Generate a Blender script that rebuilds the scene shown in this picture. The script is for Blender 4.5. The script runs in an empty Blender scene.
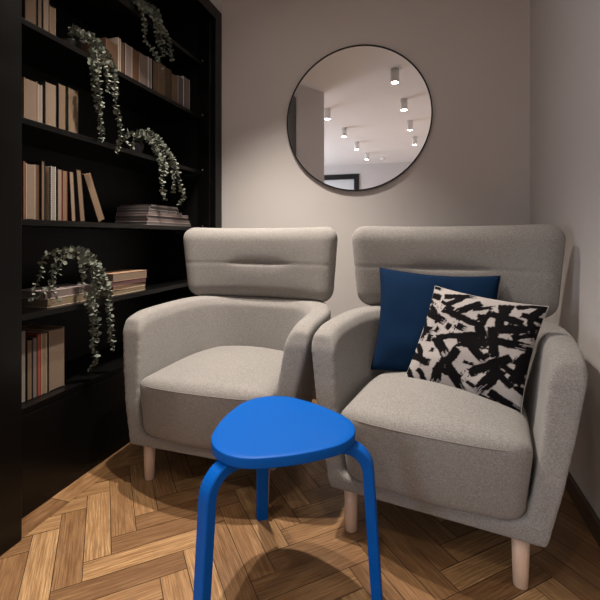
import bpy, bmesh, math, random
from mathutils import Vector, Matrix, noise
random.seed(7)
C = bpy.context.scene.collection
PI = math.pi
# ------------------------------------------------------------------ dimensions (metres)
YB, XR, XF, XS = 2.46, .564, -1.247, -1.34     # back wall, right wall, bookcase frame face, shelf edge
ZC = 2.60
EYE = .989
SHELF = [2.105, 1.76, 1.41, 1.052, .715, .385]

# ------------------------------------------------------------------ materials
def mat(name, rgb=(.5, .5, .5), rough=.6, metal=0., spec=.5, emit=None, strength=0.):
    m = bpy.data.materials.new(name); m.use_nodes = True
    b = m.node_tree.nodes['Principled BSDF']
    b.inputs['Base Color'].default_value = (*rgb, 1)
    b.inputs['Roughness'].default_value = rough
    b.inputs['Metallic'].default_value = metal
    b.inputs['Specular IOR Level'].default_value = spec
    if emit:
        b.inputs['Emission Color'].default_value = (*emit, 1)
        b.inputs['Emission Strength'].default_value = strength
    return m

class NT:
    def __init__(s, m): s.t = m.node_tree; s.b = s.t.nodes['Principled BSDF']
    def n(s, typ, **kw):
        x = s.t.nodes.new(typ)
        for k, v in kw.items():
            if k in x.inputs: x.inputs[k].default_value = v
            else: setattr(x, k, v)
        return x
    def l(s, a, b): s.t.links.new(a, b)
    def coord(s, scale=(1, 1, 1), out='Object'):
        tc = s.n('ShaderNodeTexCoord'); mp = s.n('ShaderNodeMapping'); mp.inputs['Scale'].default_value = scale
        s.l(tc.outputs[out], mp.inputs[0]); return mp.outputs[0]
    def noise(s, vec, scale, detail=4, rough=.5):
        x = s.n('ShaderNodeTexNoise'); x.inputs['Scale'].default_value = scale
        x.inputs['Detail'].default_value = detail; x.inputs['Roughness'].default_value = rough
        s.l(vec, x.inputs['Vector']); return x.outputs['Fac']
    def ramp(s, fac, stops):
        r = s.n('ShaderNodeValToRGB'); e = r.color_ramp.elements
        while len(e) < len(stops): e.new(.5)
        for i, (p, c) in enumerate(stops): e[i].position = p; e[i].color = (*c, 1)
        s.l(fac, r.inputs[0]); return r.outputs[0]
    def math(s, op, a, b=None):
        x = s.n('ShaderNodeMath'); x.operation = op
        for i, v in enumerate((a, b)):
            if v is None: continue
            if isinstance(v, (int, float)): x.inputs[i].default_value = v
            else: s.l(v, x.inputs[i])
        return x.outputs[0]
    def mix(s, fac, a, b, blend='MIX'):
        x = s.n('ShaderNodeMix'); x.data_type = 'RGBA'; x.blend_type = blend
        for i, v in ((0, fac), (6, a), (7, b)):
            if isinstance(v, (int, float)): x.inputs[i].default_value = v
            elif isinstance(v, tuple): x.inputs[i].default_value = (*v, 1)
            else: s.l(v, x.inputs[i])
        return x.outputs[2]
    def bump(s, h, strength=.3, dist=.001):
        x = s.n('ShaderNodeBump'); x.inputs['Strength'].default_value = strength; x.inputs['Distance'].default_value = dist
        s.l(h, x.inputs['Height']); s.l(x.outputs[0], s.b.inputs['Normal'])

def plaster(name, rgb):
    m = mat(name, rgb, .75, spec=.25); t = NT(m); v = t.coord()
    f = t.noise(v, 3, 5); c = t.mix(f, tuple(x*.96 for x in rgb), tuple(min(1, x*1.03) for x in rgb))
    t.l(c, t.b.inputs['Base Color']); t.bump(t.noise(v, 180, 4), .12, .0006); return m

def fabric(name, dark, light, weave=520, bump=.55, sheen=.15):
    m = mat(name, light, .92, spec=.15); t = NT(m); v = t.coord()
    b = t.n('ShaderNodeTexBrick'); 
    n1 = t.noise(t.coord((1, 1, .35)), weave, 2, .7)
    n2 = t.noise(t.coord((.35, .35, 1)), weave*.9, 2, .7)
    n3 = t.noise(v, 9, 4)
    s = t.math('MULTIPLY', t.math('ADD', n1, n2), .5)
    c = t.ramp(s, [(.36, dark), (.52, tuple((a+b)/2 for a, b in zip(dark, light))), (.66, light)])
    c = t.mix(t.math('MULTIPLY', n3, .35), c, tuple(x*.86 for x in light))
    t.l(c, t.b.inputs['Base Color'])
    t.b.inputs['Sheen Weight'].default_value = sheen; t.b.inputs['Sheen Roughness'].default_value = .6
    t.bump(s, bump, .0012); return m

M = {}
M['wall'] = plaster('wall_paint', (.575, .54, .522))
M['ceiling'] = plaster('ceiling_paint', (.88, .86, .84))
M['fabric'] = fabric('grey_melange_upholstery', (.130, .121, .113), (.325, .307, .288), 500, .4)
M['seam'] = mat('seam_thread', (.17, .15, .135), .9)
M['blue_fabric'] = fabric('navy_cotton', (.0006, .009, .030), (.0011, .019, .060), 700, .3, 0.)
M['underside'] = mat('black_underside_cloth', (.012, .011, .01), .95)
M['birch'] = mat('birch_leg', (.60, .42, .31), .42)
t = NT(M['birch']); f = t.noise(t.coord((18, 18, 1.2)), 6, 4)
t.l(t.mix(f, (.55, .375, .27), (.66, .48, .36)), t.b.inputs['Base Color'])
M['blue_paint'] = mat('blue_lacquer', (.0, .080, .37), .45, spec=.12)
t = NT(M['blue_paint']); t.bump(t.noise(t.coord((1, 1, 1)), 240, 3), .05, .0004)
M['black_wood'] = mat('black_bookcase_paint', (.0022, .002, .0019), .32, spec=.28)
t = NT(M['black_wood']); t.l(t.math('ADD', t.math('MULTIPLY', t.noise(t.coord(), 14, 4), .14), .24), t.b.inputs['Roughness'])
M['black_inside'] = mat('black_shelf_lining', (.0018, .0017, .0016), .55, spec=.3)
M['black_metal'] = mat('black_mirror_frame', (.005, .005, .005), .4, spec=.3)
M['mirror'] = mat('silvered_glass', (.93, .93, .93), .0, metal=1.)
M['white_paint'] = mat('white_lamp_enamel', (.78, .76, .73), .4)
M['bulb'] = mat('lamp_diffuser', (1, .93, .82), .5, emit=(1, .88, .74), strength=30)
M['baseboard'] = mat('dark_oak_baseboard', (.052, .027, .015), .45)
t = NT(M['baseboard']); t.l(t.mix(t.noise(t.coord((20, 2, 20)), 8, 5), (.035, .018, .010), (.075, .04, .022)), t.b.inputs['Base Color'])
M['steel'] = mat('shelf_pin_steel', (.3, .29, .28), .35, metal=1.)
M['pot'] = mat('dark_stoneware', (.012, .012, .012), .5)
M['soil'] = mat('soil', (.02, .014, .01), .95)
M['stem'] = mat('plant_stem', (.10, .105, .065), .7)
M['leaf'] = mat('eucalyptus_leaf', (.20, .225, .175), .8, spec=.12)
t = NT(M['leaf']); 
t.l(t.mix(t.noise(t.coord(), 60, 2), (.08, .09, .07), (.20, .213, .175)), t.b.inputs['Base Color'])
M['glass_panel'] = mat('frosted_door_glass', (.62, .62, .62), .5)

# wood floor: attributes carry a random number per plank, uv runs along the plank
def floor_material():
    m = mat('oiled_oak_parquet', (.4, .25, .13), .42, spec=.4); t = NT(m)
    at = t.n('ShaderNodeAttribute'); at.attribute_name = 'plank'
    sp = t.n('ShaderNodeSeparateColor'); t.l(at.outputs['Color'], sp.inputs[0])
    uv = t.n('ShaderNodeUVMap'); uv.uv_map = 'UVMap'
    off = t.n('ShaderNodeVectorMath'); off.operation = 'MULTIPLY_ADD'
    off.inputs[1].default_value = (37, 53, 71)
    t.l(at.outputs['Color'], off.inputs[0]); t.l(uv.outputs[0], off.inputs[2])
    def mapped(sc):
        mp = t.n('ShaderNodeMapping'); mp.inputs['Scale'].default_value = sc; t.l(off.outputs[0], mp.inputs[0]); return mp.outputs[0]
    fine = t.noise(mapped((9, 230, 1)), 1, 5, .65)
    broad = t.noise(mapped((2.2, 22, 1)), 1, 3, .5)
    pores = t.noise(mapped((26, 620, 1)), 1, 2, .5)
    # cathedral figure: rings of a distorted distance field
    w = t.n('ShaderNodeTexWave'); w.wave_type = 'BANDS'; w.bands_direction = 'Y'
    w.inputs['Scale'].default_value = 1.; w.inputs['Distortion'].default_value = 9.
    w.inputs['Detail'].default_value = 2.5; w.inputs['Detail Scale'].default_value = .9
    t.l(mapped((7, 26, 1)), w.inputs['Vector'])
    fig = t.math('MULTIPLY', w.outputs['Fac'], sp.outputs[1])
    tone = t.ramp(sp.outputs[0], [(0, (.27, .150, .066)), (.3, (.39, .228, .103)), (.65, (.48, .295, .137)), (1, (.58, .375, .185))])
    dark = t.mix(1., tone, (.44, .36, .30), 'MULTIPLY')
    c = t.mix(t.ramp(fine, [(.38, (0, 0, 0)), (.66, (1, 1, 1))]), dark, tone)
    c = t.mix(t.math('MULTIPLY', t.ramp(broad, [(.35, (1, 1, 1)), (.6, (0, 0, 0))]), .45), c, dark)
    c = t.mix(t.math('MULTIPLY', t.ramp(fig, [(.25, (0, 0, 0)), (.7, (1, 1, 1))]), .55), c, dark)
    c = t.mix(t.math('MULTIPLY', t.ramp(pores, [(.30, (1, 1, 1)), (.42, (0, 0, 0))]), .5), c, (.10, .055, .03))
    t.l(c, t.b.inputs['Base Color'])
    t.l(t.math('ADD', t.math('MULTIPLY', fine, .22), .34), t.b.inputs['Roughness'])
    t.bump(t.math('ADD', fine, t.math('MULTIPLY', pores, .6)), .35, .0008)
    return m
M['floor'] = floor_material()
M['gap'] = mat('parquet_gap_filler', (.02, .011, .006), .9)

# ------------------------------------------------------------------ mesh helpers
def link(name, me, parent=None, mats=(), smooth=True):
    o = bpy.data.objects.new(name, me); C.objects.link(o)
    for m in mats: me.materials.append(m)
    if smooth and len(me.polygons): me.polygons.foreach_set('use_smooth', [True]*len(me.polygons))
    if parent: o.parent = parent
    return o
def obj(name, bm, m, parent=None, smooth=False):
    me = bpy.data.meshes.new(name); bmesh.ops.recalc_face_normals(bm, faces=bm.faces); bm.to_mesh(me); bm.free()
    return link(name, me, parent, m if isinstance(m, (list, tuple)) else [m], smooth)
def empty(name, label, cat, loc=(0, 0, 0), rz=0, group=None):
    o = bpy.data.objects.new(name, None); C.objects.link(o); o.empty_display_size = .05
    o.location = loc; o.rotation_euler = (0, 0, rz); return tag(o, label, cat, group)
def tag(o, label, cat, group=None):
    o['label'] = label; o['category'] = cat
    if group: o['group'] = group
    return o
def struct(o): o['kind'] = 'structure'; return o
def add_box(bm, lo, hi, bev=0, seg=2, M4=None, mi=0):
    b = bmesh.new(); bmesh.ops.create_cube(b, size=1)
    for v in b.verts: v.co = Vector([(lo[i]+hi[i])/2 + v.co[i]*(hi[i]-lo[i]) for i in range(3)])
    if bev: bmesh.ops.bevel(b, geom=b.edges[:], offset=bev, segments=seg, affect='EDGES', profile=.5)
    if M4: b.transform(M4)
    for f in b.faces: f.material_index = mi
    me = bpy.data.meshes.new('tmp'); b.to_mesh(me); b.free(); bm.from_mesh(me); bpy.data.meshes.remove(me)
    return bm
def box(name, lo, hi, m, parent=None, bev=0, M4=None):
    bm = bmesh.new(); add_box(bm, lo, hi, bev, 2, M4); return obj(name, bm, m, parent, False)
def lathe(bm, prof, seg=32, loc=(0, 0, 0), tilt=None):
    rings = []
    for r, z in prof:
        ring = []
        for i in range(seg):
            a = 2*PI*i/seg; p = Vector((r*math.cos(a), r*math.sin(a), z))
            if tilt: p = tilt @ p
            ring.append(bm.verts.new(p + Vector(loc)))
        rings.append(ring)
    for a, b in zip(rings, rings[1:]):
        for i in range(seg): bm.faces.new((a[i], a[(i+1) % seg], b[(i+1) % seg], b[i]))
    bm.faces.new(rings[0][::-1]); bm.faces.new(rings[-1])
    return bm
def catmull(pts, n=6):
    P = [Vector(p) for p in pts]; P = [P[0]*2-P[1]] + P + [P[-1]*2-P[-2]]; out = []
    for i in range(1, len(P)-2):
        for k in range(n):
            s = k/n; a, b, c, d = P[i-1:i+3]
            out.append(.5*((2*b)+(c-a)*s+(2*a-5*b+4*c-d)*s*s+(3*b-a-3*c+d)*s**3))
    out.append(P[-2]); return out
def add_tube(bm, pts, r, seg=8, closed=False):
    rings = []; n = len(pts); up = Vector((0, 0, 1)); prev = None
    for i, p in enumerate(pts):
        d = (pts[(i+1) % n] - pts[i-1]) if closed else (pts[min(i+1, n-1)]-pts[max(i-1, 0)])
        d.normalize()
        if prev is None:
            s = d.cross(up); 
            if s.length < .1: s = d.cross(Vector((1, 0, 0)))
        else: s = prev - d*prev.dot(d)
        s.normalize(); prev = s; t_ = d.cross(s)
        rr = r(i/(n-1)) if callable(r) else r
        rings.append([bm.verts.new(p + s*math.cos(2*PI*k/seg)*rr + t_*math.sin(2*PI*k/seg)*rr) for k in range(seg)])
    prs = list(zip(rings, rings[1:])) + ([(rings[-1], rings[0])] if closed else [])
    for a, b in prs:
        for k in range(seg): bm.faces.new((a[k], a[(k+1) % seg], b[(k+1) % seg], b[k]))
    if not closed: bm.faces.new(rings[0][::-1]); bm.faces.new(rings[-1])
    return bm
def rbox_bm(h, r, n, warp):
    """cube grid -> rounded box (half sizes h, radii r) -> warp(p) ; n = cells per axis"""
    bm = bmesh.new(); vs = {}
    def V(i, j, k):
        key = (i, j, k)
        if key not in vs:
            q = [((a/m_)*2-1) for a, m_ in zip(key, n)]
            # finer sampling near the edges
            q = [math.sin(x*PI/2)*.55 + x*.45 for x in q]
            p = [q[a]*h[a] for a in range(3)]
            c = [max(-(h[a]-r[a]), min(h[a]-r[a], p[a])) for a in range(3)]
            d = Vector([(p[a]-c[a])/r[a] for a in range(3)])
            L = d.length
            if L > 1e-9:
                mx = max(abs(x) for x in d); d = d/L*mx      # cube corner -> sphere corner
            vs[key] = bm.verts.new(warp(Vector([c[a]+d[a]*r[a] for a in range(3)])))
        return vs[key]
    nx, ny, nz = n
    for a, b, fn in ((nx, ny, lambda i, j, e: (i, j, e*nz)), (nx, nz, lambda i, j, e: (i, e*ny, j)), (ny, nz, lambda i, j, e: (e*nx, i, j))):
        for e in (0, 1):
            for i in range(a):
                for j in range(b):
                    bm.faces.new([V(*fn(*ij, e)) for ij in ((i, j), (i+1, j), (i+1, j+1), (i, j+1))])
    return bm
def bake(o, *mods):
    """apply the given (type, settings) modifiers to o's mesh"""
    for typ, kw in mods:
        m = o.modifiers.new(typ, typ)
        for k, v in kw.items(): setattr(m, k, v)
    dg = bpy.context.evaluated_depsgraph_get(); me = bpy.data.meshes.new_from_object(o.evaluated_get(dg))
    o.modifiers.clear(); old = o.data; o.data = me; bpy.data.meshes.remove(old)
    me.polygons.foreach_set('use_smooth', [True]*len(me.polygons)); me.update(); return o
def copy_tree(o, parent=None):
    c = o.copy(); C.objects.link(c); c.parent = parent
    for ch in list(o.children): copy_tree(ch, c)
    return c

# ------------------------------------------------------------------ the room
XL, YN = -3.6, -4.3                      # far left wall, wall behind the camera
def herringbone():
    W, L = .078, .36
    ax = Vector((.663, -.749)).normalized(); ay = Vector((ax.y, -ax.x))
    O = Vector((-.923, 1.072)) - ax*L
    clipX = XS + .085
    polys = []
    def clip(poly, f):
        out = []
        for i, p in enumerate(poly):
            q = poly[(i+1) % len(poly)]; a, b = f(p[0]), f(q[0])
            if a >= 0: out.append(p)
            if (a >= 0) != (b >= 0):
                s = a/(a-b); out.append((p[0].lerp(q[0], s), (p[1][0]+(q[1][0]-p[1][0])*s, p[1][1]+(q[1][1]-p[1][1])*s)))
        return out
    def plank(x0, y0, x1, y1, along_x):
        g = .0011; w = [Vector((x0+g, y0+g)), Vector((x1-g, y0+g)), Vector((x1-g, y1-g)), Vector((x0+g, y1-g))]
        poly = [(O + ax*p.x + ay*p.y, ((p.x-x0, p.y-y0) if along_x else (p.y-y0, p.x-x0))) for p in w]
        cen = sum((p[0] for p in poly), Vector((0, 0)))/4
        if not (XL-.4 < cen.x < XR+.4 and YN-.4 < cen.y < YB+.4): return
        lim_l = clipX if cen.y > .6 else XL
        for f in (lambda p: p.x-lim_l, lambda p: XR-p.x, lambda p: YB-p.y, lambda p: p.y-YN):
            poly = clip(poly, f)
            if len(poly) < 3: return
        polys.append(poly)
    for i in range(-110, 111):
        for j in range(-14, 15):
            ox, oy = i*W + j*L, i*W - j*L
            plank(ox, oy, ox+L, oy+W, True)
            plank(ox+L, oy+W-L, ox+L+W, oy+W, False)
    yy = .62
    while yy < YB:                                        # border boards along the bookcase
        y2 = min(yy+.62, YB)
        polys.append([(Vector((XS-.2, yy+.001)), (0, 0)), (Vector((clipX-.0008, yy+.001)), (0, .08)), (Vector((clipX-.0008, y2-.001)), (.6, .08)), (Vector((XS-.2, y2-.001)), (.6, 0))])
        yy = y2
    bm = bmesh.new(); uvl = bm.loops.layers.uv.new('UVMap'); cl = bm.loops.layers.color.new('plank')
    base = [bm.verts.new((x, y, -.002)) for x, y in ((XL, YN), (XR, YN), (XR, YB), (XL, YB))]
    bm.faces.new(base).material_index = 1
    rnd = random.Random(11)
    for poly in polys:
        z = rnd.uniform(-.0003, .0003); col = (rnd.random(), rnd.random(), rnd.random(), 1)
        f = bm.faces.new([bm.verts.new((p[0].x, p[0].y, z)) for p in poly])
        for l, p in zip(f.loops, poly): l[uvl].uv = p[1]; l[cl] = col
    for f in bm.faces:
        if f.normal.z < 0 or f.calc_area() == 0: pass
    bm.normal_update()
    for f in bm.faces:
        if f.normal.z < 0: f.normal_flip()
    me = bpy.data.meshes.new('floor'); bm.to_mesh(me); bm.free()
    return struct(link('floor', me, None, [M['floor'], M['gap']], False))
herringbone()
struct(box('ceiling', (XL-.1, YN-.1, ZC), (XR+.1, YB+.1, ZC+.12), M['ceiling']))
struct(box('wall_back', (-1.75, YB, -.05), (XR+.12, YB+.12, ZC), M['wall']))
struct(box('wall_right', (XR, YN, -.05), (XR+.12, YB, ZC), M['wall']))
struct(box('wall_left', (-1.75, .74, -.05), (-1.66, YB, ZC), M['wall']))
w = bmesh.new()
pl = [(-1.75, .738), (-1.25, .738), (-1.235, .73), (-1.03, .40), (-1.03, .37), (-1.75, .37)]
lo_ = [w.verts.new((x, y, -.05)) for x, y in pl]; hi_ = [w.verts.new((x, y, ZC)) for x, y in pl]
w.faces.new(lo_); w.faces.new(hi_)
for i in range(6): w.faces.new((lo_[i], lo_[(i+1) % 6], hi_[(i+1) % 6], hi_[i]))
struct(obj('wall_pier', w, M['wall']))
w = bmesh.new()
add_box(w, (XL-.1, YN, -.05), (XL, -3.6, ZC)); add_box(w, (XL-.1, -.9, -.05), (XL, .74, ZC)); add_box(w, (XL-.1, -3.6, -.05), (XL, -.9, .5)); add_box(w, (XL-.1, -3.6, 2.3), (XL, -.9, ZC))
struct(obj('wall_far_left', w, M['wall']))
w = bmesh.new()
for y in (-3.6, -2.28, -.95): add_box(w, (XL-.07, y, .5), (XL-.03, y+.05, 2.3))
add_box(w, (XL-.07, -3.6, .5), (XL-.03, -.9, .55)); add_box(w, (XL-.07, -3.6, 2.25), (XL-.03, -.9, 2.3))
struct(obj('added_window_1', w, M['black_metal']))  # unseen frame, added around the opening that lets in the fill light
struct(box('wall_side_left', (XL, .66, -.05), (-1.75, .74, ZC), M['wall']))
# soffit over the bookcase
struct(box('wall_soffit', (-1.66, .738, 2.452), (XF, YB, ZC), M['wall']))
# wall behind the camera, with a black framed glass door
DX0, DX1, DZ = -2.35, -1.30, 2.39
w = bmesh.new()
add_box(w, (XL, YN-.12, -.05), (DX0, YN, ZC)); add_box(w, (DX1, YN-.12, -.05), (XR, YN, ZC)); add_box(w, (DX0, YN-.12, DZ), (DX1, YN, ZC))
struct(obj('wall_front', w, M['wall']))
fr = bmesh.new(); T = .11
add_box(fr, (DX0, YN-.08, 0), (DX0+T, YN+.03, DZ)); add_box(fr, (DX1-T, YN-.08, 0), (DX1, YN+.03, DZ)); add_box(fr, (DX0+T, YN-.08, DZ-T), (DX1-T, YN+.03, DZ))
d = struct(obj('door_1', fr, M['black_metal']))
box('door_pane', (DX0+T, YN-.05, 0), (DX1-T, YN-.03, DZ-T), M['glass_panel'], d)
box('door_handle', (DX0+T+.05, YN-.03, .95), (DX0+T+.08, YN+.03, 1.15), M['steel'], d, .004)
# baseboards
b = bmesh.new(); add_box(b, (XR-.016, YN, 0), (XR, YB, .068), .003); struct(obj('baseboard_right', b, M['baseboard']))
b = bmesh.new(); add_box(b, (XF, YB-.016, 0), (XR-.016, YB, .068), .003); struct(obj('baseboard_back', b, M['baseboard']))

# ------------------------------------------------------------------ bookcase (built in)
bc = empty('bookcase', 'tall matte black built-in bookcase with open shelves filling the left wall', 'bookcase', (-1.45, 1.6, 0))
def bcp(name, lo, hi, m='black_wood', bev=.002):
    o = box(name, lo, hi, M[m], None, bev); o.parent = bc; o.matrix_parent_inverse = Matrix.Translation(-Vector(bc.location)); return o
Y0, Y1 = .74, YB-.002; TOP = 2.45
bcp('frame_post', (XS-.02, Y0, .001), (XF, 1.042, TOP))
bcp('frame_post', (XS-.02, 2.372, .001), (XF, Y1, TOP))
bcp('frame_head', (XS-.02, 1.042, 2.375), (XF, 2.372, TOP))
# stepped inner jambs
bcp('jamb', (XS-.02, 2.352, .001), (XF-.03, 2.3715, 2.3745), 'black_wood')
bcp('jamb', (XS-.02, 1.0425, .001), (XF-.045, 1.052, 2.3745), 'black_wood')
bcp('side_panel', (-1.655, 1.02, .001), (XS-.0205, 1.042, TOP), 'black_inside')
bcp('side_panel', (-1.655, 2.372, .001), (XS-.0205, 2.39, TOP), 'black_inside')
bcp('back_panel', (-1.658, .76, .001), (-1.652, Y1, TOP), 'black_inside')
bcp('top_panel', (-1.6515, 1.0425, 2.4), (XS-.021, 2.3715, 2.42), 'black_inside')
bcp('plinth', (XS-.02, 1.053, .001), (XS, 2.351, .36))
for z in SHELF:
    bcp('shelf', (-1.651, 1.053, z-.022), (XS, 2.3515, z), 'black_wood', .0015)
for z in SHELF[:4]:
    b = bmesh.new(); lathe(b, [(.004, -.006), (.006, -.002), (.006, .002), (.004, .004)], 14, (XS+.012, 2.349, z+.004), Matrix.Rotation(PI/2, 3, 'X'))
    o = obj('shelf_pin', b, M['steel'], None, True); o.parent = bc; o.matrix_parent_inverse = Matrix.Translation(-Vector(bc.location))

# ------------------------------------------------------------------ books
CV = {}
def cover(c):
    if c not in CV: CV[c] = mat('cover_%s' % c, COL[c], .55, spec=.35)
    return CV[c]
COL = dict(black=(.012, .011, .011), dark=(.03, .022, .018), brown=(.15, .085, .05), tan=(.33, .20, .125), red=(.20, .035, .02), cream=(.52, .43, .34),
           white=(.60, .56, .52), grey=(.24, .22, .215), plum=(.07, .03, .035), mauve=(.33, .27, .26), olive=(.10, .09, .055))
PG = {}
def pages(tone):
    if tone in PG: return PG[tone]
    c = {'cream': (.60, .445, .325), 'tan': (.46, .31, .20), 'white': (.66, .57, .49), 'brown': (.30, .17, .10), 'rose': (.50, .39, .35), 'straw': (.62, .47, .30), 'grey': (.36, .31, .295)}[tone]; c = tuple(x*.38 for x in c)
    m = mat('page_edges_'+tone, c, .85, spec=.1); t_ = NT(m)
    f = t_.noise(t_.coord((900, 1, 1)), 1, 2, .6); g = t_.noise(t_.coord(), 12, 3)
    cc = t_.mix(t_.ramp(f, [(.3, (0, 0, 0)), (.7, (1, 1, 1))]), tuple(x*.72 for x in c), c)
    t_.l(t_.mix(t_.math('MULTIPLY', g, .35), cc, tuple(x*.7 for x in c)), t_.b.inputs['Base Color'])
    PG[tone] = m; return m
def book(label, group, y0, y1, h, z, dep=.145, cov='black', pg='cream', lean=0., face=-1.385, rings=False, name='book', pattern=False):
    """upright book whose page edges look out of the shelf; lean tips its top towards the left post"""
    y0 *= 1.385/1.362; y1 *= 1.385/1.362
    t_ = max(.006, y1-y0-.0006); e = empty(name, label, 'book', (face, y0, z+.0003), PI/2, group)
    e.rotation_euler = (0, lean, PI/2) if lean else (0, 0, PI/2)
    k = min(.0022, t_*.16); bm = bmesh.new()
    add_box(bm, (0, 0, 0), (k, dep, h), .0004, 1); add_box(bm, (t_-k, 0, 0), (t_, dep, h), .0004, 1); add_box(bm, (k, dep-k, 0), (t_-k, dep, h))
    obj('cover', bm, cover(cov), e)
    ins = min(.003, t_*.1)
    bm = bmesh.new(); add_box(bm, (k, .0006 if pg != 'brown' else .002, ins), (t_-k, dep-k, h-ins), .0007, 1)
    obj('pages', bm, pages(pg), e)
    if rings:
        bm = bmesh.new(); n = int(h/.009)
        for i in range(n):
            zc = .006+i*.009
            pts = [Vector((t_/2+math.cos(a)*(t_*.46), -.003+math.sin(a)*.007, zc)) for a in [2*PI*j/10 for j in range(10)]]
            add_tube(bm, pts, .0011, 5, True)
        obj('spiral_binding', bm, cover('black'), e, True)
    return e
def flat_book(label, group, y0, y1, z, t_, dep=.15, cov='black', pg='cream', face=-1.362, rz=0., name='book'):
    e = empty(name, label, 'magazine' if name == 'magazine' else 'book', (face, (y0+y1)/2, z), PI/2+rz, group)
    L = (y1-y0)/2; k = min(.002, t_*.15); bm = bmesh.new()
    add_box(bm, (-L, 0, 0), (L, dep, k), .0003, 1); add_box(bm, (-L, 0, t_-k), (L, dep, t_), .0003, 1); add_box(bm, (-L, dep-k, k), (L, dep, t_-k))
    obj('cover', bm, cover(cov), e)
    bm = bmesh.new(); add_box(bm, (-L+.002, .001, k), (L-.002, dep-k, t_-k)); obj('pages', bm, pages(pg), e)
    return e
S1, S2, S3, S4, S5 = SHELF[1:]
g = 'books at the left end of the second shelf from the top'
book('wide cream-paged book beside the left post on the shelf of the biggest hanging plant', g, 1.150, 1.197, .21, S1, cov='dark', pg='tan')
book('narrow tan-paged book, second from the left post beside the biggest hanging plant', g, 1.202, 1.220, .20, S1, cov='black', pg='tan')
book('pale thick book, third from the left post, left of the biggest hanging plant', g, 1.224, 1.252, .165, S1, cov='black', pg='cream')
book('shortest book of the upper left row, its top just inside the picture', g, 1.253, 1.281, .133, S1, cov='tan', pg='tan')
g = 'row of books on the third shelf from the top'
book('squat thick cream-paged book against the left post, third shelf from the top', g, 1.146, 1.200, .162, S2, cov='tan', pg='cream')
book('thin pale book squeezed beside the squat thick one on the third shelf from the top', g, 1.202, 1.221, .157, S2, cov='cream', pg='white')
book('widest cream-paged book in the middle of the row of five', g, 1.233, 1.284, .180, S2, cov='black', pg='cream')
book('narrow cream-paged book standing apart, fourth in the row of five', g, 1.293, 1.329, .194, S2, cov='black', pg='tan')
book('tan-paged book with mottled right edge, last in the row of five beside the trailing strands', g, 1.341, 1.391, .194, S2, cov='olive', pg='tan')
g = 'books standing left of the magazine stack'
book('sliver of a red-brown book hard against the left post, left of a broad cream book', g, 1.1435, 1.152, .213, S3, cov='red', pg='tan')
book('broad cream book with a brown edge, beside the left post on the magazine shelf', g, 1.1535, 1.192, .208, S3, cov='cream', pg='cream')
book('brown-edged thin book touching the broad cream book on the magazine shelf', g, 1.1925, 1.207, .209, S3, cov='brown', pg='brown')
book('tallest narrow tan book in the row left of the magazines', g, 1.217, 1.232, .227, S3, cov='black', pg='tan')
book('dark notebook with a wire spiral edge in the row left of the magazines', g, 1.234, 1.257, .209, S3, cov='olive', pg='brown', rings=True, name='spiral_notebook')
book('whitish slim book just right of the dark spiral notebook', g, 1.2595, 1.281, .214, S3, cov='white', pg='white')
book('cream book between a dark gap and a reddish slim book, magazine shelf', g, 1.289, 1.311, .208, S3, cov='black', pg='cream')
book('reddish tan slim book in the row left of the magazines', g, 1.3125, 1.336, .206, S3, cov='red', pg='tan')
book('slightly leaning cream book, third from the right end of the row left of the magazines', g, 1.357, 1.379, .206, S3, cov='black', pg='cream', lean=-.06)
book('tall thin leaning book, just left of the strongly leaning one by the magazines', g, 1.402, 1.428, .222, S3, cov='dark', pg='tan', lean=-.10)
book('strongly leaning tan-paged book at the right end of the row, nearest the magazines', g, 1.504, 1.546, .222, S3, cov='black', pg='tan', lean=-.40)
g = 'books right of the biggest hanging plant'
rowr = [(1.548, 1.625, .146, 'brown', 'brown', 'wide brown book partly behind the biggest hanging plant'),
        (1.627, 1.646, .184, 'cream', 'white', 'very thin pale book next to the wide brown book'),
        (1.647, 1.676, .177, 'dark', 'brown', 'dark brown book, third right of the biggest hanging plant'),
        (1.678, 1.726, .180, 'cream', 'rose', 'pale rose-grey book between two brown books, upper right row'),
        (1.728, 1.777, .180, 'brown', 'brown', 'mid brown book left of the widest pale book, upper right row'),
        (1.780, 1.848, .182, 'tan', 'rose', 'widest pale rose book in the middle of the upper right row'),
        (1.851, 1.881, .187, 'white', 'white', 'thin white book with a dark gap on its right, upper right row'),
        (1.892, 1.934, .189, 'black', 'tan', 'tan book below the left strand of the topmost plant'),
        (1.935, 1.993, .196, 'tan', 'tan', 'broad tan book mostly behind the strands of the topmost plant'),
        (1.998, 2.060, .196, 'olive', 'tan', 'mottled spiral-edged notebook under the longest strand'),
        (2.062, 2.126, .184, 'tan', 'tan', 'plain tan book, third from the right end of the upper right row'),
        (2.129, 2.184, .195, 'grey', 'grey', 'greyish book, second from the right end of the upper right row'),
        (2.187, 2.256, .212, 'white', 'rose', 'whitish book at the right end of the upper right row')]
for i, (a, b_, h, cv, pg, lb) in enumerate(rowr):
    book(lb, g, a, b_, h, S1, cov=cv, pg=pg, rings=(i == 9), name='spiral_notebook' if i == 9 else 'book')
g = 'books on the lowest shelf'
low = [(1.133, 1.154, .264, 'black', 'white', 'tall white-paged book against the left post on the lowest shelf'),
       (1.158, 1.180, .222, 'black', 'tan', 'beige-paged book with black covers, second on the lowest shelf'),
       (1.181, 1.200, .226, 'dark', 'rose', 'pale book just left of the red book on the lowest shelf'),
       (1.2005, 1.217, .236, 'red', 'red', 'red-covered book on the lowest shelf'),
       (1.2175, 1.240, .234, 'cream', 'straw', 'cream book just right of the red book on the lowest shelf'),
       (1.2405, 1.250, .234, 'black', 'brown', 'thin black book between the cream book and the widest tan one on the lowest shelf'),
       (1.251, 1.321, .240, 'tan', 'cream', 'widest tan-paged book at the right end of the lowest shelf')]
PGx = mat('page_edges_red', (.24, .05, .03), .8); PG['red'] = PGx
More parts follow.
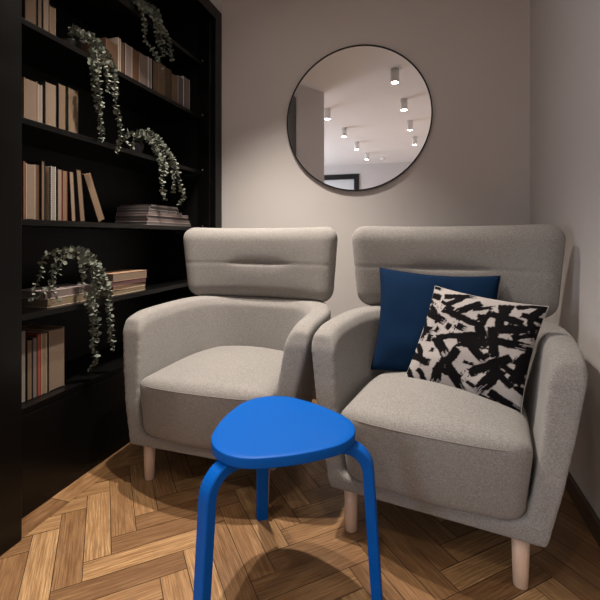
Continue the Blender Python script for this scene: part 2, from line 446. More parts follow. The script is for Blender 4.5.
for a, b_, h, cv, pg, lb in low: book(lb, g, a, b_, h, S5, cov=cv, pg=pg, dep=.17)
g = 'small stack of flat books behind the drooping plant, left'
z = S4+.0005
for t_, cv, pg, a, b_, lb in ((.034, 'cream', 'straw', 1.255, 1.50, 'lowest flat cream book of the left stack under the drooping plant'),
                              (.030, 'mauve', 'rose', 1.245, 1.49, 'pinkish flat book on top of the left stack under the drooping plant')):
    flat_book(lb, g, a, b_, z, t_, cov=cv, pg=pg, face=-1.375); z += t_+.0004
g = 'stack of flat books right of the drooping plant'
z = S4+.0005
for t_, cv, pg, a, b_, rz, lb in ((.024, 'cream', 'straw', 1.590, 1.835, 0, 'bottom cream-paged book of the flat stack right of the drooping plant'),
                                  (.018, 'tan', 'tan', 1.600, 1.84, .01, 'second lowest tan book of the flat stack right of the drooping plant'),
                                  (.020, 'plum', 'plum', 1.585, 1.838, -.015, 'dark plum book in the flat stack right of the drooping plant'),
                                  (.038, 'tan', 'cream', 1.600, 1.848, .0, 'thick tan-paged book on top of the flat stack right of the drooping plant')):
    if pg == 'plum' and 'plum' not in PG: PG['plum'] = mat('page_edges_plum', (.10, .045, .045), .8)
    flat_book(lb, g, a, b_, z, t_, cov=cv, pg=pg, face=-1.368, rz=rz); z += t_+.0004
g = 'magazines stacked flat on the fourth shelf from the top'
z = S3+.0005
for i, (t_, a, b_, cv, pg, lb) in enumerate((
        (.017, 1.835, 2.262, 'grey', 'grey', 'bottom magazine of the grey stack on the shelf'),
        (.016, 1.842, 2.255, 'mauve', 'rose', 'second magazine from the bottom of the grey stack'),
        (.015, 1.838, 2.240, 'dark', 'grey', 'third magazine from the bottom of the grey stack, dark cover'),
        (.016, 1.845, 2.232, 'mauve', 'rose', 'middle magazine of the grey stack, mauve edge'),
        (.014, 1.85, 2.17, 'dark', 'grey', 'third magazine from the top of the grey stack'),
        (.016, 1.856, 2.14, 'grey', 'grey', 'second magazine from the top of the grey stack'),
        (.013, 1.87, 2.12, 'dark', 'grey', 'topmost magazine of the grey stack, set back under the plant strands'))):
    flat_book(lb, g, a, b_, z, t_, dep=.2, cov=cv, pg=pg, face=-1.358-.002*(i % 3), rz=.006*((i*5) % 3-1), name='magazine'); z += t_+.0004

# ------------------------------------------------------------------ trailing plants
def leaf_at(bm, p, axis, side, size, rnd):
    """round little leaf, slightly cupped, on a short stalk"""
    n = 7; d = (side + axis*rnd.uniform(-.1, .5)).normalized(); w_ = d.cross(axis).normalized()
    up = (axis*.5 + Vector((rnd.uniform(-.6, .6), rnd.uniform(-.6, .6), rnd.uniform(-.4, .6)))).normalized()
    w_ = d.cross(up).normalized(); nn = w_.cross(d).normalized()
    c = bm.verts.new(p + d*size*.55 - nn*size*.08); ring = []
    for k in range(n):
        a = 2*PI*k/n
        ring.append(bm.verts.new(p + d*(size*.55 + math.cos(a)*size*.52) + w_*math.sin(a)*size*.46 + nn*size*.05*(1 if k % 2 else .4)))
    for k in range(n): bm.faces.new((c, ring[k], ring[(k+1) % n]))
def plant(label, loc, strands, size=.019, seed=1, pot_r=.045, pot_h=.07, fill=0):
    rnd = random.Random(seed)
    e = empty('trailing_plant', label, 'plant', loc, 0, 'trailing eucalyptus plants on the bookcase')
    L0 = Vector(loc)
    b = bmesh.new(); lathe(b, [(pot_r*.7, 0), (pot_r*.78, .002), (pot_r, pot_h-.004), (pot_r, pot_h), (pot_r*.9, pot_h), (pot_r*.88, pot_h-.01), (.005, pot_h-.011)], 28)
    obj('pot', b, M['pot'], e, True)
    b = bmesh.new(); lathe(b, [(pot_r*.86, pot_h-.0105), (pot_r*.5, pot_h-.006), (.004, pot_h-.005)], 20); obj('soil', b, M['soil'], e, True)
    root = Vector((0, 0, pot_h-.006))
    for st, dens in strands:
        pts = [root + Vector((rnd.uniform(-.015, .015), rnd.uniform(-.015, .015), 0))]
        first = Vector(st[0]) - L0
        pts.append((pts[0]+first)/2 + Vector((0, 0, .025))); pts += [Vector(p)-L0 for p in st]
        path = catmull(pts, 8)
        b = bmesh.new(); add_tube(b, path, lambda s: .0017-.0009*s, 5); sm = obj('vine', b, M['stem'], e, True)
        b = bmesh.new(); acc = 0; step = .0105/dens; prev = path[0]; n = 0; tot = sum((path[i+1]-path[i]).length for i in range(len(path)-1)); run = 0
        for i in range(1, len(path)):
            seg = path[i]-prev; ln = seg.length; dirn = seg.normalized() if ln else Vector((0, 0, -1)); pos = 0
            while acc + (ln-pos) >= step:
                pos += step-acc; acc = 0; p = prev + dirn*pos; n += 1; run += step
                if run < .03: continue
                s = dirn.cross(Vector((1, .2, .1))); s = (s.normalized() if s.length > .1 else Vector((0, 1, 0)))
                a = n*1.9 + rnd.uniform(-.4, .4); q = s*math.cos(a) + dirn.cross(s)*math.sin(a)
                sz = size*rnd.uniform(.72, 1.2)*(1-.22*run/tot)
                leaf_at(b, p, dirn, q, sz, rnd); leaf_at(b, p, dirn, -q, sz*rnd.uniform(.85, 1.1), rnd)
            acc += ln-pos; prev = path[i]
        lf = obj('leaves', b, M['leaf'], sm, True)
    return e
def jit(st, dy, dx, dz=0): return [(p[0]+dx*(i > 0), p[1]+dy*(1-.5*i/len(st)), p[2]+dz) for i, p in enumerate(st)]
A = [[(-1.39, 1.407, 1.86), (-1.36, 1.452, 1.809), (-1.315, 1.42, 1.701), (-1.315, 1.431, 1.608), (-1.315, 1.451, 1.534), (-1.315, 1.465, 1.47), (-1.315, 1.471, 1.396)],
     [(-1.39, 1.445, 1.861), (-1.36, 1.492, 1.826), (-1.315, 1.483, 1.747), (-1.315, 1.507, 1.674), (-1.315, 1.507, 1.625)],
     [(-1.39, 1.513, 1.871), (-1.36, 1.565, 1.809), (-1.315, 1.55, 1.721), (-1.315, 1.553, 1.618), (-1.315, 1.563, 1.549), (-1.315, 1.589, 1.479), (-1.315, 1.563, 1.368)]]
plant('biggest trailing plant with three long grey-green strands hanging past two shelves', (-1.45, 1.44, S1+.0002),
      [(A[0], 1.2), (A[1], 1.1), (A[2], 1.), (jit(A[0][:5], .018, .012), 1.), (jit(A[2][:4], -.022, .010), 1.), (jit(A[1][:4], -.02, .015, .006), 1.)], seed=3)
Bp = [[(-1.39, 1.79, 2.197), (-1.36, 1.805, 2.167), (-1.36, 1.879, 2.162), (-1.315, 1.872, 2.104), (-1.315, 1.929, 2.087), (-1.315, 1.966, 2.058), (-1.315, 1.98, 1.993), (-1.315, 1.99, 1.959)],
      [(-1.39, 1.821, 2.204), (-1.33, 1.746, 2.13), (-1.315, 1.757, 2.057), (-1.315, 1.757, 2.008), (-1.315, 1.774, 1.961), (-1.315, 1.834, 1.941), (-1.315, 1.872, 1.91), (-1.315, 1.891, 1.876)],
      [(-1.39, 1.878, 2.219), (-1.36, 1.896, 2.181), (-1.315, 1.85, 2.073), (-1.315, 1.872, 2.005), (-1.315, 1.911, 1.953)]]
plant('topmost trailing plant, hanging from the highest visible shelf over the brown books', (-1.45, 1.78, SHELF[0]+.0002),
      [(Bp[0], 1.1), (Bp[1], 1.), (Bp[2], 1.1), (jit(Bp[0], -.02, .012, -.01), 1.), (jit(Bp[2], .02, .012, .01), 1.)], seed=5, size=.020)
Cp = [[(-1.39, 1.821, 1.521), (-1.36, 1.879, 1.48), (-1.315, 1.885, 1.394), (-1.315, 1.902, 1.313), (-1.315, 1.911, 1.239), (-1.315, 1.929, 1.187)],
      [(-1.39, 1.921, 1.55), (-1.36, 1.986, 1.481), (-1.315, 2.004, 1.416), (-1.315, 2.053, 1.334), (-1.315, 2.084, 1.269), (-1.315, 2.115, 1.227), (-1.315, 2.063, 1.170)],
      [(-1.39, 1.938, 1.538), (-1.36, 2.024, 1.466), (-1.315, 2.004, 1.371), (-1.315, 2.014, 1.284), (-1.315, 2.004, 1.226)],
      [(-1.37, 1.80, 1.52), (-1.37, 1.756, 1.499), (-1.37, 1.705, 1.497), (-1.365, 1.676, 1.452), (-1.36, 1.741, 1.431)]]
plant('trailing plant whose strands hang over the stacked magazines', (-1.45, 1.86, S2+.0002),
      [(Cp[0], 1.1), (Cp[1], 1.1), (Cp[2], .9), (Cp[3], .7), (jit(Cp[1][:4], -.02, .012, .006), 1.), (jit(Cp[0][:4], .03, .01, .01), 1.)], seed=8, size=.020)
Dp = [[(-1.39, 1.41, .932), (-1.36, 1.452, .886), (-1.345, 1.47, .805), (-1.315, 1.404, .727), (-1.315, 1.42, .625), (-1.315, 1.42, .549), (-1.315, 1.437, .469), (-1.315, 1.404, .441)],
      [(-1.39, 1.45, .911), (-1.36, 1.504, .856), (-1.345, 1.54, .76), (-1.315, 1.516, .671), (-1.315, 1.525, .59), (-1.315, 1.535, .481)],
      [(-1.352, 1.364, .936), (-1.352, 1.312, .906), (-1.352, 1.276, .849), (-1.352, 1.243, .807), (-1.352, 1.185, .758)],
      [(-1.352, 1.348, .94), (-1.352, 1.223, .918), (-1.352, 1.21, .855), (-1.352, 1.173, .792), (-1.352, 1.177, .752)],
      [(-1.352, 1.29, .907), (-1.352, 1.254, .855), (-1.352, 1.263, .777), (-1.35, 1.276, .737)],
      [(-1.352, 1.395, .902), (-1.352, 1.411, .838), (-1.352, 1.395, .777), (-1.345, 1.427, .735)]]
plant('drooping plant arching over the flat books and the shelf above the lowest books', (-1.45, 1.545, S4+.0002),
      [(Dp[0], 1.15), (Dp[1], 1.1), (Dp[2], .6), (Dp[3], .6), (Dp[4], .6), (Dp[5], .9), (jit(Dp[0][:6], .02, .012), .9), (jit(Dp[1][:4], -.025, .012), .9)], seed=12, size=.020, pot_r=.032, pot_h=.15)

# ------------------------------------------------------------------ armchair
def ease(x): x = max(0, min(1, x)); return x*x*(3-2*x)
def armchair():
    e = empty('armchair', '', 'armchair')
    # plan outline of the tub (outer skin) at height z ; s in 0..1 from the front-left arm tip round the back
    ZB = .147
    def width(z): k = (z-ZB)/(.64-ZB); return .314 + .114*(k**.85)
    def frontv(z): k = (z-ZB)/(.64-ZB); return -.047 + .085*k**1.3
    def backv(z): k = (z-ZB)/(.64-ZB); return .60 + .10*k
    def thick(s, z):
        k = (z-ZB)/(.64-ZB); side = .058 + .040*k; bk = abs(math.sin(PI*s))**3
        return side*(1-bk) + (.10+.065*k)*bk
    def top(s): return .650 + .016*ease(min(s, 1-s)/.30)
    NS = 56
    def plan(s, z, off):
        W, vf, vb = width(z), frontv(z), backv(z); vc = .24
        arm = vc-vf; la = arm; lb = 1.25
        tot = la*2+lb; d = s*tot
        if d < la: p = Vector((-W, vf+d)); n = Vector((-1, 0))
        elif d > la+lb: p = Vector((W, vf+(tot-d))); n = Vector((1, 0))
        else:
            a = PI - (d-la)/lb*PI; nn = 2.45
            c, s_ = math.cos(a), math.sin(a)
            p = Vector((W*math.copysign(abs(c)**(2/nn), c), vc + (vb-vc)*abs(s_)**(2/nn)))
            n = Vector((math.copysign(abs(c)**(2-2/nn), c)/W, abs(s_)**(2-2/nn)/(vb-vc))).normalized()
        return p - n*off
    ss = []
    for i in range(NS+1):
        q = i/NS; ss.append(q)
    ss = sorted(ss + [.004, .009, .026, .045, .955, .974, .991, .996])
    rings = []; bm = bmesh.new()
    prof = [('o', 0), ('o', .02), ('o', .3), ('o', .6), ('o', .86), ('o', .945), ('t', .14), ('t', .35), ('t', .65), ('t', .86), ('i', .945), ('i', .86), ('i', .6), ('i', .3), ('i', 0)]
    for s in ss:
        H = top(s); r = []
        # the front tips of the arms roll over: lower the last few centimetres
        tip = min(s, 1-s); roll = .034*(1-min(1, tip/.055)**.5)
        for kd, v in prof:
            if kd == 't':
                z = H - roll; p = plan(s, H, thick(s, H)*v); crown = .012*math.sin(PI*v)
                r.append(bm.verts.new((p.x, p.y, z+crown)))
            else:
                z = ZB + (H-ZB)*v - (roll if v > .9 else 0)
                p = plan(s, z, 0 if kd == 'o' else thick(s, z)); r.append(bm.verts.new((p.x, p.y, z)))
        rings.append(r)
    m = len(prof)
    for a, b_ in zip(rings, rings[1:]):
        for k in range(m): bm.faces.new((a[k], a[(k+1) % m], b_[(k+1) % m], b_[k]))
    for r in (rings[0], rings[-1]):
        for q in ((0, 1, 14), (1, 2, 13, 14), (2, 3, 12, 13), (3, 4, 11, 12), (4, 5, 10, 11), (5, 6, 9, 10), (6, 7, 8, 9)): bm.faces.new([r[k] for k in q])
    # front rail and floor of the tub
    add_box(bm, (-.285, -.044, ZB+.001), (.285, .05, ZB+.050))
    add_box(bm, (-.27, .0, ZB+.001), (.27, .50, ZB+.10))
    # fillets in the lower corners of the front opening
    for sx in (-1, 1):
        add_box(bm, (min(sx*.235, sx*.285), -.030, ZB+.03), (max(sx*.235, sx*.285), .05, ZB+.062))
    bmesh.ops.recalc_face_normals(bm, faces=bm.faces)
    sh = obj('tub_frame', bm, M['fabric'], e, True)
    bake(sh, ('REMESH', dict(mode='VOXEL', voxel_size=.006)), ('SMOOTH', dict(factor=.7, iterations=15)))
    # cloth under the seat
    bm = bmesh.new(); add_box(bm, (-.27, -.02, ZB-.004), (.27, .50, ZB+.004), .002); obj('underside_cloth', bm, M['underside'], e)
    # seat cushion: crowned top, bowed front, narrowing to the rear
    zc, hz = .300, .112
    def warp(p):
        u, v, w_ = p.x/.262, (p.y)/.275, p.z/hz
        x = p.x*(1 + .10*(w_*.5+.5)*(1-ease((v+1)/2)*.2))
        y = p.y
        # round the rear
        if v > 0: x *= 1-.20*v*v
        y -= .050*(1-u*u)*max(0, -v) * (.75+.25*w_)
        z = p.z
        if w_ > 0: z += w_*(.046*(1-u*u)*(1-(v*.8)**2) + .006)
        else: z += .004*u*u
        # front face swells a little
        if v < -.6: y -= .014*(1-w_*w_)*(1-u**4)
        return Vector((x, y+.232, z+zc))
    bm = rbox_bm((.262, .275, hz), (.05, .035, .034), (44, 44, 18), warp)
    cu = obj('seat_cushion', bm, M['fabric'], e, True)
    # seam along the top front edge of the cushion
    pts = []
    for i in range(41):
        u = -1+2*i/40
        pr = Vector((u*.262, -.268, hz*.80)); q = warp(Vector((u*.256, -.2745+.018*abs(u)**8, hz*.80)))
        pts.append(q + Vector((0, .0004, 0)))
    bm = bmesh.new(); add_tube(bm, pts, .0019, 6); obj('seam', bm, M['seam'], cu, True)
    # headrest: curved pillow panel above the tub
    hx, hy_, hzz = .408, .050, .180
    def warph(p):
        u, v, w_ = p.x/hx, p.y/hy_, p.z/hzz
        x = p.x*(1 + .040*w_)
        y = p.y
        if v < 0:                                   # front: soft swell and the tufted line across the middle
            y -= .010*(1-u**4)*(1-w_**4)
            gz = (w_+.01)
            y += (.0016 + .009*math.exp(-(abs(u)/.36)**4))*math.exp(-(gz/.035)**2) 
            y += .005*math.exp(-(abs(u)/.36)**4)*math.exp(-(gz/.16)**2)
        y += -.085*abs(u)**2.3 - .008*w_
        z = p.z + .006*u*u*w_
        return Vector((x, y+.588, z+.855))
    bm = rbox_bm((hx, hy_, hzz), (.066, .044, .066), (72, 14, 54), warph)
    hd = obj('headrest', bm, M['fabric'], e, True)
    # legs
    for sx in (-1, 1):
        for vy, tl in ((0., 0.), (.46, .0)):
            b = bmesh.new(); tilt = Matrix.Rotation(sx*-.02, 3, 'Y')
            lathe(b, [(.0185, 0), (.0198, .002), (.0245, ZB+.01)], 24, (sx*(.253 if vy == 0 else .22), vy, 0))
            obj('leg', b, M['birch'], e, True)
    return e, sh, cu, hd
chairL, *_ = armchair()
chairR = copy_tree(chairL)
for c, x, y, r in ((chairL, -.812, 1.447, -.034), (chairR, .0255, 1.3473, -.1738)):
    c.location = (x, y, 0); c.rotation_euler = (0, 0, r)
tag(chairL, 'grey upholstered armchair beside the black bookcase, with an empty seat', 'armchair', 'grey wing armchairs')
tag(chairR, 'grey upholstered armchair holding two pillows, next to the right wall', 'armchair', 'grey wing armchairs')

# ------------------------------------------------------------------ pillows
def pillow(name, label, BL, BR, TL, T, n, m, pinch=.05, colour=None, shift=(0, 0, 0)):
    """corners are the three given points; the body swells between them"""
    BL, BR, TL = Vector(BL), Vector(BR), Vector(TL)
    ux, uy = (BR-BL), (TL-BL); c0 = BL + ux*.5 + uy*.5; nn = ux.cross(uy).normalized()
    e = empty(name, label, 'pillow', c0)
    bm = bmesh.new(); cl = bm.loops.layers.color.new('print') if colour else None; vs = {}; uvk = {}
    rnd = random.Random(4)
    for side in (-1, 1):
        for i in range(n+1):
            for j in range(n+1):
                a, b_ = -1+2*i/n, -1+2*j/n
                edge = i in (0, n) or j in (0, n)
                if edge and side == 1: vs[(i, j, 1)] = vs[(i, j, -1)]; continue
                ea = a*(1-pinch*(1-b_*b_)); eb = b_*(1-pinch*(1-a*a))
                th = ((1-a*a)*(1-b_*b_))**.42*T/2
                wr = noise.noise(Vector((a*2.2, b_*2.2, side*3.+T*40)))*.010*(1-a*a*b_*b_) * min(1, 4*(1-max(abs(a), abs(b_))))
                p = ux*(ea/2) + uy*(eb/2) + Vector(shift)*((1+a)*(1+b_)/4) + nn*side*(-1)*(-(th)+wr*-1)
                vs[(i, j, side)] = bm.verts.new(p); uvk[(i, j, side)] = (a, b_)
    for side in (-1, 1):
        for i in range(n):
            for j in range(n):
                q = [vs[(i, j, side)], vs[(i+1, j, side)], vs[(i+1, j+1, side)], vs[(i, j+1, side)]]
                f = bm.faces.new(q if side == 1 else q[::-1])
                if colour:
                    for l in f.loops:
                        k = [kk for kk in ((i, j), (i+1, j), (i+1, j+1), (i, j+1)) if vs[(kk[0], kk[1], side)] is l.vert][0]
                        l[cl] = colour((k[0]/n), (k[1]/n), side)
    o = obj('pillow_cover', bm, m, e, True)
    # piped edge seam
    pts = []
    ring = [(i, 0) for i in range(n)] + [(n, j) for j in range(n)] + [(i, n) for i in range(n, 0, -1)] + [(0, j) for j in range(n, 0, -1)]
    for i, j in ring[::2]:
        a, b_ = -1+2*i/n, -1+2*j/n
        pts.append(ux*(a*(1-pinch*(1-b_*b_))/2) + uy*(b_*(1-pinch*(1-a*a))/2) + Vector(shift)*((1+a)*(1+b_)/4))
    bm = bmesh.new(); add_tube(bm, pts, .0016, 6, True); obj('edge_seam', bm, M['blue_fabric'] if not colour else M['white_thread'], e, True)
    return e
M['white_thread'] = mat('white_thread', (.45, .42, .40), .9)
# brush strokes of the print: x0, y0, x1, y1, width (hundredths of the pillow's side, y up)
STROKES = []
def st(*a): STROKES.append(a)
CR = [(150, 20), (585, 100), (490, 515), (20, 405)]       # corners TL TR BR BL of the sketch the strokes were measured on
def to_uv(x, y):
    u, v = .5, .5                                        # invert the bilinear map by Newton steps
    for _ in range(12):
        (ax, ay), (bx, by), (cx, cy), (dx, dy) = CR
        px = (1-v)*((1-u)*dx+u*cx) + v*((1-u)*ax+u*bx); py = (1-v)*((1-u)*dy+u*cy) + v*((1-u)*ay+u*by)
        dux = (1-v)*(cx-dx)+v*(bx-ax); duy = (1-v)*(cy-dy)+v*(by-ay)
        dvx = (1-u)*(ax-dx)+u*(bx-cx); dvy = (1-u)*(ay-dy)+u*(by-cy)
        det = dux*dvy-dvx*duy; ex, ey = x-px, y-py
        u += (ex*dvy-ey*dvx)/det; v += (dux*ey-duy*ex)/det
    return u, v
for s in ((142, 72, 188, 84, 24), (165, 42, 192, 48, 16), (140, 95, 165, 110, 12), (215, 80, 330, 72, 20), (235, 112, 290, 78, 24), (130, 140, 212, 178, 28), (215, 132, 345, 188, 26),
          (348, 103, 245, 152, 26), (432, 115, 424, 210, 30), (455, 112, 440, 160, 20), (400, 145, 490, 178, 26), (352, 160, 372, 162, 30), (347, 185, 372, 245, 32),
          (430, 205, 535, 200, 32), (560, 112, 528, 152, 26), (522, 165, 532, 240, 20), (182, 238, 345, 228, 22), (185, 245, 228, 308, 38), (285, 255, 375, 262, 44),
          (330, 270, 368, 322, 30), (400, 205, 408, 302, 34), (408, 248, 520, 268, 30), (530, 280, 472, 388, 36), (440, 342, 520, 402, 22), (270, 290, 238, 330, 32),
          (205, 345, 178, 412, 34), (190, 352, 272, 388, 26), (244, 352, 286, 440, 32), (72, 298, 150, 332, 30), (98, 262, 132, 340, 22), (140, 208, 152, 210, 28),
          (184, 208, 190, 212, 24), (148, 240, 156, 242, 28), (164, 284, 172, 286, 16), (60, 358, 88, 402, 22), (113, 362, 147, 420, 20), (455, 312, 325, 368, 32),
          (422, 358, 345, 432, 40), (400, 352, 456, 405, 22), (390, 440, 480, 492, 30), (345, 452, 480, 512, 24), (262, 440, 350, 462, 16), (120, 170, 124, 225, 20),
          (275, 195, 300, 205, 26), (238, 190, 225, 205, 18), (475, 235, 560, 215, 18), (360, 200, 395, 120, 14), (300, 330, 330, 340, 12), (215, 325, 250, 335, 30), (480, 118, 560, 106, 18), (498, 150, 556, 168, 20),
          (455, 198, 500, 218, 24), (545, 195, 550, 250, 16), (508, 425, 512, 385, 14), (150, 118, 178, 152, 20), (124, 200, 112, 245, 18), (200, 100, 252, 128, 14), (330, 128, 400, 118, 14),
          (300, 60, 330, 66, 12), (370, 310, 395, 300, 16), (480, 410, 505, 440, 18), (175, 180, 200, 168, 12), (505, 300, 480, 330, 20), (330, 420, 300, 400, 12)):
    a = to_uv(s[0], s[1]); b_ = to_uv(s[2], s[3]); st(a[0], a[1], b_[0], b_[1], s[4]/435.)
def ink(u, v, side):
    if side == -1: u = 1-u
    u = .5+(u-.5)*.93; v = .5+(v-.5)*.93
    q = Vector((u*16, v*16, 0)); wob = noise.noise(q)*.010 + noise.noise(q*3.1)*.006; best = 0.
    dx = noise.noise(q*.8+Vector((9, 0, 0)))*.012
    for k, (x0, y0, x1, y1, w_) in enumerate(STROKES):
        ax_, ay_ = x1-x0, y1-y0; L = math.hypot(ax_, ay_) or 1e-6
        tx, ty = ax_/L, ay_/L; px, py = u-x0+dx, v-y0
        al = px*tx+py*ty; ac = -px*ty+py*tx
        over = max(-al, al-L, 0)
        edge = w_*.5 + wob - abs(ac); end = w_*.30 + wob*1.5 - over
        d_ = min(edge, end)
        if d_ > -.004:
            # dry-brush streaks towards the far end of the stroke
            fr_ = al/L; streak = noise.noise(Vector((al*9+k*7, ac*150, k*3.3)))
            dry = max(0, fr_-.62)*1.5*(1 if k % 2 else .35)
            c = 1 if streak > -.75+dry*1.6 else .15
            best = max(best, c*min(1, (d_+.004)/.006))
    for (cx, cy, rr) in ((.36, .62, .055), (.60, .52, .05), (.82, .70, .07), (.38, .30, .05), (.70, .28, .045), (.12, .75, .05), (.55, .20, .05), (.86, .45, .05)):
        d_ = math.hypot(u-cx, v-cy)
        if d_ < rr*1.6:
            sp = noise.noise(Vector((u*60, v*34, 4.))) + .5*noise.noise(Vector((u*130, v*90, 7.)))
            if sp > .10 + .5*d_/rr*.6: best = max(best, .9)
    w0, i0 = (.66, .635, .625), (.032, .020, .031)
    return tuple(w0[i]*(1-best)+i0[i]*best for i in range(3)) + (1.,)
M['print'] = mat('brushstroke_print_cotton', (.6, .6, .6), .9, spec=.15)
t = NT(M['print']); at = t.n('ShaderNodeAttribute'); at.attribute_name = 'print'; t.l(at.outputs['Color'], t.b.inputs['Base Color'])
t.bump(t.noise(t.coord(), 600, 2), .25, .001)
pillow('throw_pillow', 'square pillow with dark brush strokes on white, in front of the navy one', (-.062, 1.640, .435), (.312, 1.475, .418), (.058, 1.72, .795),  .12, 160, M['print'], .06, ink, (-.020, 0, -.022))
pillow('throw_pillow', 'plain navy blue square pillow behind the brushstroke pillow', (-.196, 1.725, .440), (.285, 1.675, .42), (-.172, 1.858, .853), .115, 60, M['blue_fabric'], .085)

# ------------------------------------------------------------------ blue stool
def stool():
    cx, cy = -.386, 1.131
    e = empty('stool', 'bright blue three-legged stool with rounded triangular seat, in front of the armchairs', 'stool', (cx, cy, 0))
    A0 = math.radians(3)
    corners = [A0, A0+2*PI/3, A0+4*PI/3]
    def rad(th):
        # softly bulging triangle
        q = sum(max(0, math.cos(th-A0-PI/3-2*PI*k/3))**1.75 for k in range(3))
        return .070 + .65*.164/q**(1/1.75)
    N = 120; bm = bmesh.new(); rings = []
    for k, (sc, z) in enumerate(((0, .4225), (.90, .4225), (.985, .4226), (.996, .4236), (1., .4262), (1., .4465), (.997, .4490), (.988, .4500), (.90, .4502), (0, .4502))):
        if sc == 0: rings.append(bm.verts.new((0, 0, z))); continue
        rings.append([bm.verts.new((math.cos(2*PI*i/N)*rad(2*PI*i/N)*sc, math.sin(2*PI*i/N)*rad(2*PI*i/N)*sc, z)) for i in range(N)])
    for a, b_ in zip(rings, rings[1:]):
        for i in range(N):
            if not isinstance(a, list): bm.faces.new((a, b_[i], b_[(i+1) % N]))
            elif not isinstance(b_, list): bm.faces.new((a[i], a[(i+1) % N], b_))
            else: bm.faces.new((a[i], a[(i+1) % N], b_[(i+1) % N], b_[i]))
    obj('seat', bm, M['blue_paint'], e, True)
    # bentwood leg: flat under the seat, bends down outside the corner, runs to the floor with a slight splay
    tk = .029
    path = [(.09, .4215), (.155, .4215)]; R_ = .078; xc = .187
    for k in range(0, 11):
        a = k/10*math.radians(86); path.append((xc+R_*math.sin(a), .4215-R_*(1-math.cos(a))))
    path += [(.272, .24), (.280, .12), (.288, .0005)]
    def legmesh():
        b = bmesh.new(); rr = []
        wd = lambda i: .0205 if i < len(path)-3 else .0205-.002*(i-len(path)+4)/3
        for i, (x, z) in enumerate(path):
            x0, z0 = path[max(i-1, 0)]; x1, z1 = path[min(i+1, len(path)-1)]
            tx, tz = x1-x0, z1-z0; L = math.hypot(tx, tz); nx, nz = tz/L, -tx/L        # inward normal
            if i == len(path)-1: nx, nz = -1, 0
            w_ = wd(i); k_ = .003
            cs = [(-w_+k_, 0), (w_-k_, 0), (w_, k_), (w_, tk-k_), (w_-k_, tk), (-w_+k_, tk), (-w_, tk-k_), (-w_, k_)]
            rr.append([b.verts.new((x+nx*q, y, z+nz*q)) for y, q in cs])
        for a, c in zip(rr, rr[1:]):
            for k in range(8): b.faces.new((a[k], a[(k+1) % 8], c[(k+1) % 8], c[k]))
        b.faces.new(rr[0][::-1]); b.faces.new(rr[-1]); return b
    for a in corners:
        b = legmesh(); b.transform(Matrix.Rotation(a, 4, 'Z')); o = obj('leg', b, M['blue_paint'], e, False)
        md = o.data; md.polygons.foreach_set('use_smooth', [False]*len(md.polygons))
    return e
stool()

# ------------------------------------------------------------------ round mirror
MC = Vector((-.363, YB-.004, 1.693)); MR = .432
me_ = empty('wall_mirror', 'round wall mirror with a thin black rim, reflecting ceiling lamps', 'mirror', MC)
b = bmesh.new(); rot = Matrix.Rotation(PI/2, 3, 'X')
lathe(b, [(MR-.007, 0), (MR, 0), (MR, .016), (MR-.0075, .016), (MR-.0078, .010), (MR-.012, .004)], 128, (0, 0, 0), rot)
fs = [f for f in b.faces if len(f.verts) > 8]; bmesh.ops.delete(b, geom=fs, context='FACES_ONLY'); 
obj('mirror_rim', b, M['black_metal'], me_, False)
b = bmesh.new(); lathe(b, [(MR-.0072, .001), (MR-.0072, .0115)], 128, (0, 0, 0), rot); obj('mirror_glass', b, M['mirror'], me_, False)

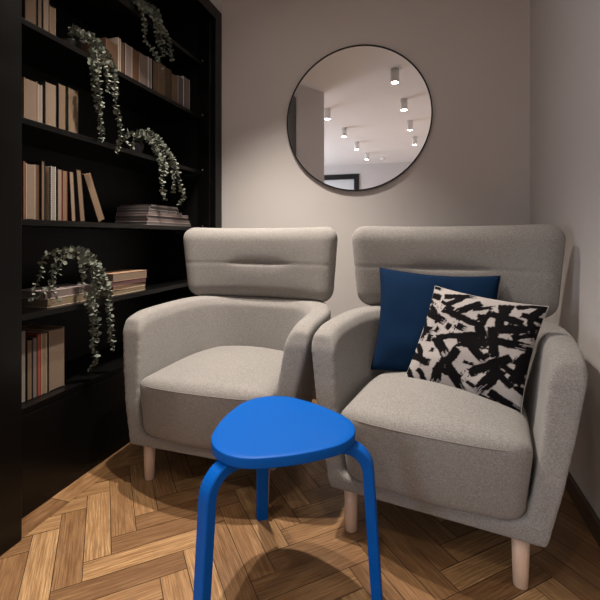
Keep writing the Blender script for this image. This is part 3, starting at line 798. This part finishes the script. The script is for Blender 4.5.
# ------------------------------------------------------------------ ceiling spots
SPOTS = [(-.232, .82, 'nearest the armchairs in the right row of ceiling lamps'), (-.18, -.09, 'second in the right row of ceiling lamps'), (-.135, -1.05, 'third in the right row of ceiling lamps'), (-.084, -2.02, 'last in the right row of ceiling lamps'),
         (-1.119, -.206, 'nearest in the left row of ceiling lamps seen in the mirror'), (-1.08, -1.171, 'second in the left row of ceiling lamps seen in the mirror'), (-1.031, -2.114, 'third in the left row of ceiling lamps seen in the mirror'), (-.98, -3.083, 'last in the left row of ceiling lamps seen in the mirror'),
         (-.74, 1.70, 'above the front of the left armchair'), (-.93, 1.50, 'above the left armchair, close to the bookcase')]
POWER = [9, 26, 60, 75, 42, 75, 75, 75, 116, 62]
sp0 = None
for i_, ((x, y, where), pw) in enumerate(zip(SPOTS, POWER)):
    lb = 'white cylindrical ceiling spotlight, ' + where
    if sp0 is None:
        e = sp0 = empty('ceiling_spotlight', lb, 'ceiling lamp', (x, y, ZC), 0, 'white cylindrical ceiling spotlights')
        b = bmesh.new(); lathe(b, [(.034, -.128), (.038, -.130), (.040, -.128), (.040, -.001), (.030, 0), (.005, 0)], 32)
        fs = [f for f in b.faces if len(f.verts) > 8 and f.calc_center_median().z < -.1]; bmesh.ops.delete(b, geom=fs, context='FACES_ONLY')
        obj('lamp_housing', b, M['white_paint'], e, True)
        b = bmesh.new(); lathe(b, [(.0335, -.127), (.0335, -.118)], 32); obj('lamp_diffuser', b, M['bulb'], e, False)
    else:
        e = copy_tree(sp0); e.location = (x, y, ZC); tag(e, lb, 'ceiling lamp', 'white cylindrical ceiling spotlights')
    L = bpy.data.lights.new('spot_light', 'SPOT'); L.energy = pw; L.spot_size = math.radians(94 if i_ in (8, 9) else 96); L.spot_blend = 1.; L.shadow_soft_size = .02
    L.color = (1., .90, .80); lo = bpy.data.objects.new('spot_light', L); C.objects.link(lo); lo.location = (x, y, ZC-.135)
# added fill light in an unseen opening at the far left, behind the camera
WY0, WY1, WZ0, WZ1 = -3.6, -.9, .5, 2.3
L = bpy.data.lights.new('daylight_fill', 'AREA'); L.shape = 'RECTANGLE'; L.size = WY1-WY0; L.size_y = WZ1-WZ0; L.energy = 55; L.color = (.80, .88, 1.)
lo = bpy.data.objects.new('daylight_fill', L); C.objects.link(lo); lo.location = (XL-.02, (WY0+WY1)/2, (WZ0+WZ1)/2); lo.rotation_euler = (0, -PI/2, 0); lo.rotation_euler = Vector((1, 0, 0)).to_track_quat('-Z', 'Y').to_euler()
# smoke detector seen in the mirror
b = bmesh.new(); lathe(b, [(.03, -.035), (.045, -.028), (.055, -.012), (.055, 0), (.01, 0)], 28, (0, 0, 0))
o = obj('smoke_detector', b, M['white_paint'], None, True); o.location = (-.72, -3.7, ZC); tag(o, 'small round white smoke detector on the ceiling, seen in the mirror', 'smoke detector')

# ------------------------------------------------------------------ world, camera, view
w = bpy.data.worlds.new('World'); bpy.context.scene.world = w; w.use_nodes = True
w.node_tree.nodes['Background'].inputs[0].default_value = (.9, .92, 1, 1); w.node_tree.nodes['Background'].inputs[1].default_value = .05
cam = bpy.data.cameras.new('camera'); co = bpy.data.objects.new('camera', cam); C.objects.link(co)
co.location = (0, 0, EYE); co.rotation_euler = (PI/2, 0, math.radians(16.19))
cam.sensor_width = 36; cam.lens = 36*413.24/600; cam.shift_y = -63.1/600; cam.clip_start = .02
sc = bpy.context.scene; sc.camera = co
sc.view_settings.view_transform = 'Standard'; sc.view_settings.look = 'None'; sc.view_settings.gamma = 1; sc.view_settings.use_curve_mapping = False
sc.view_settings.exposure = .95
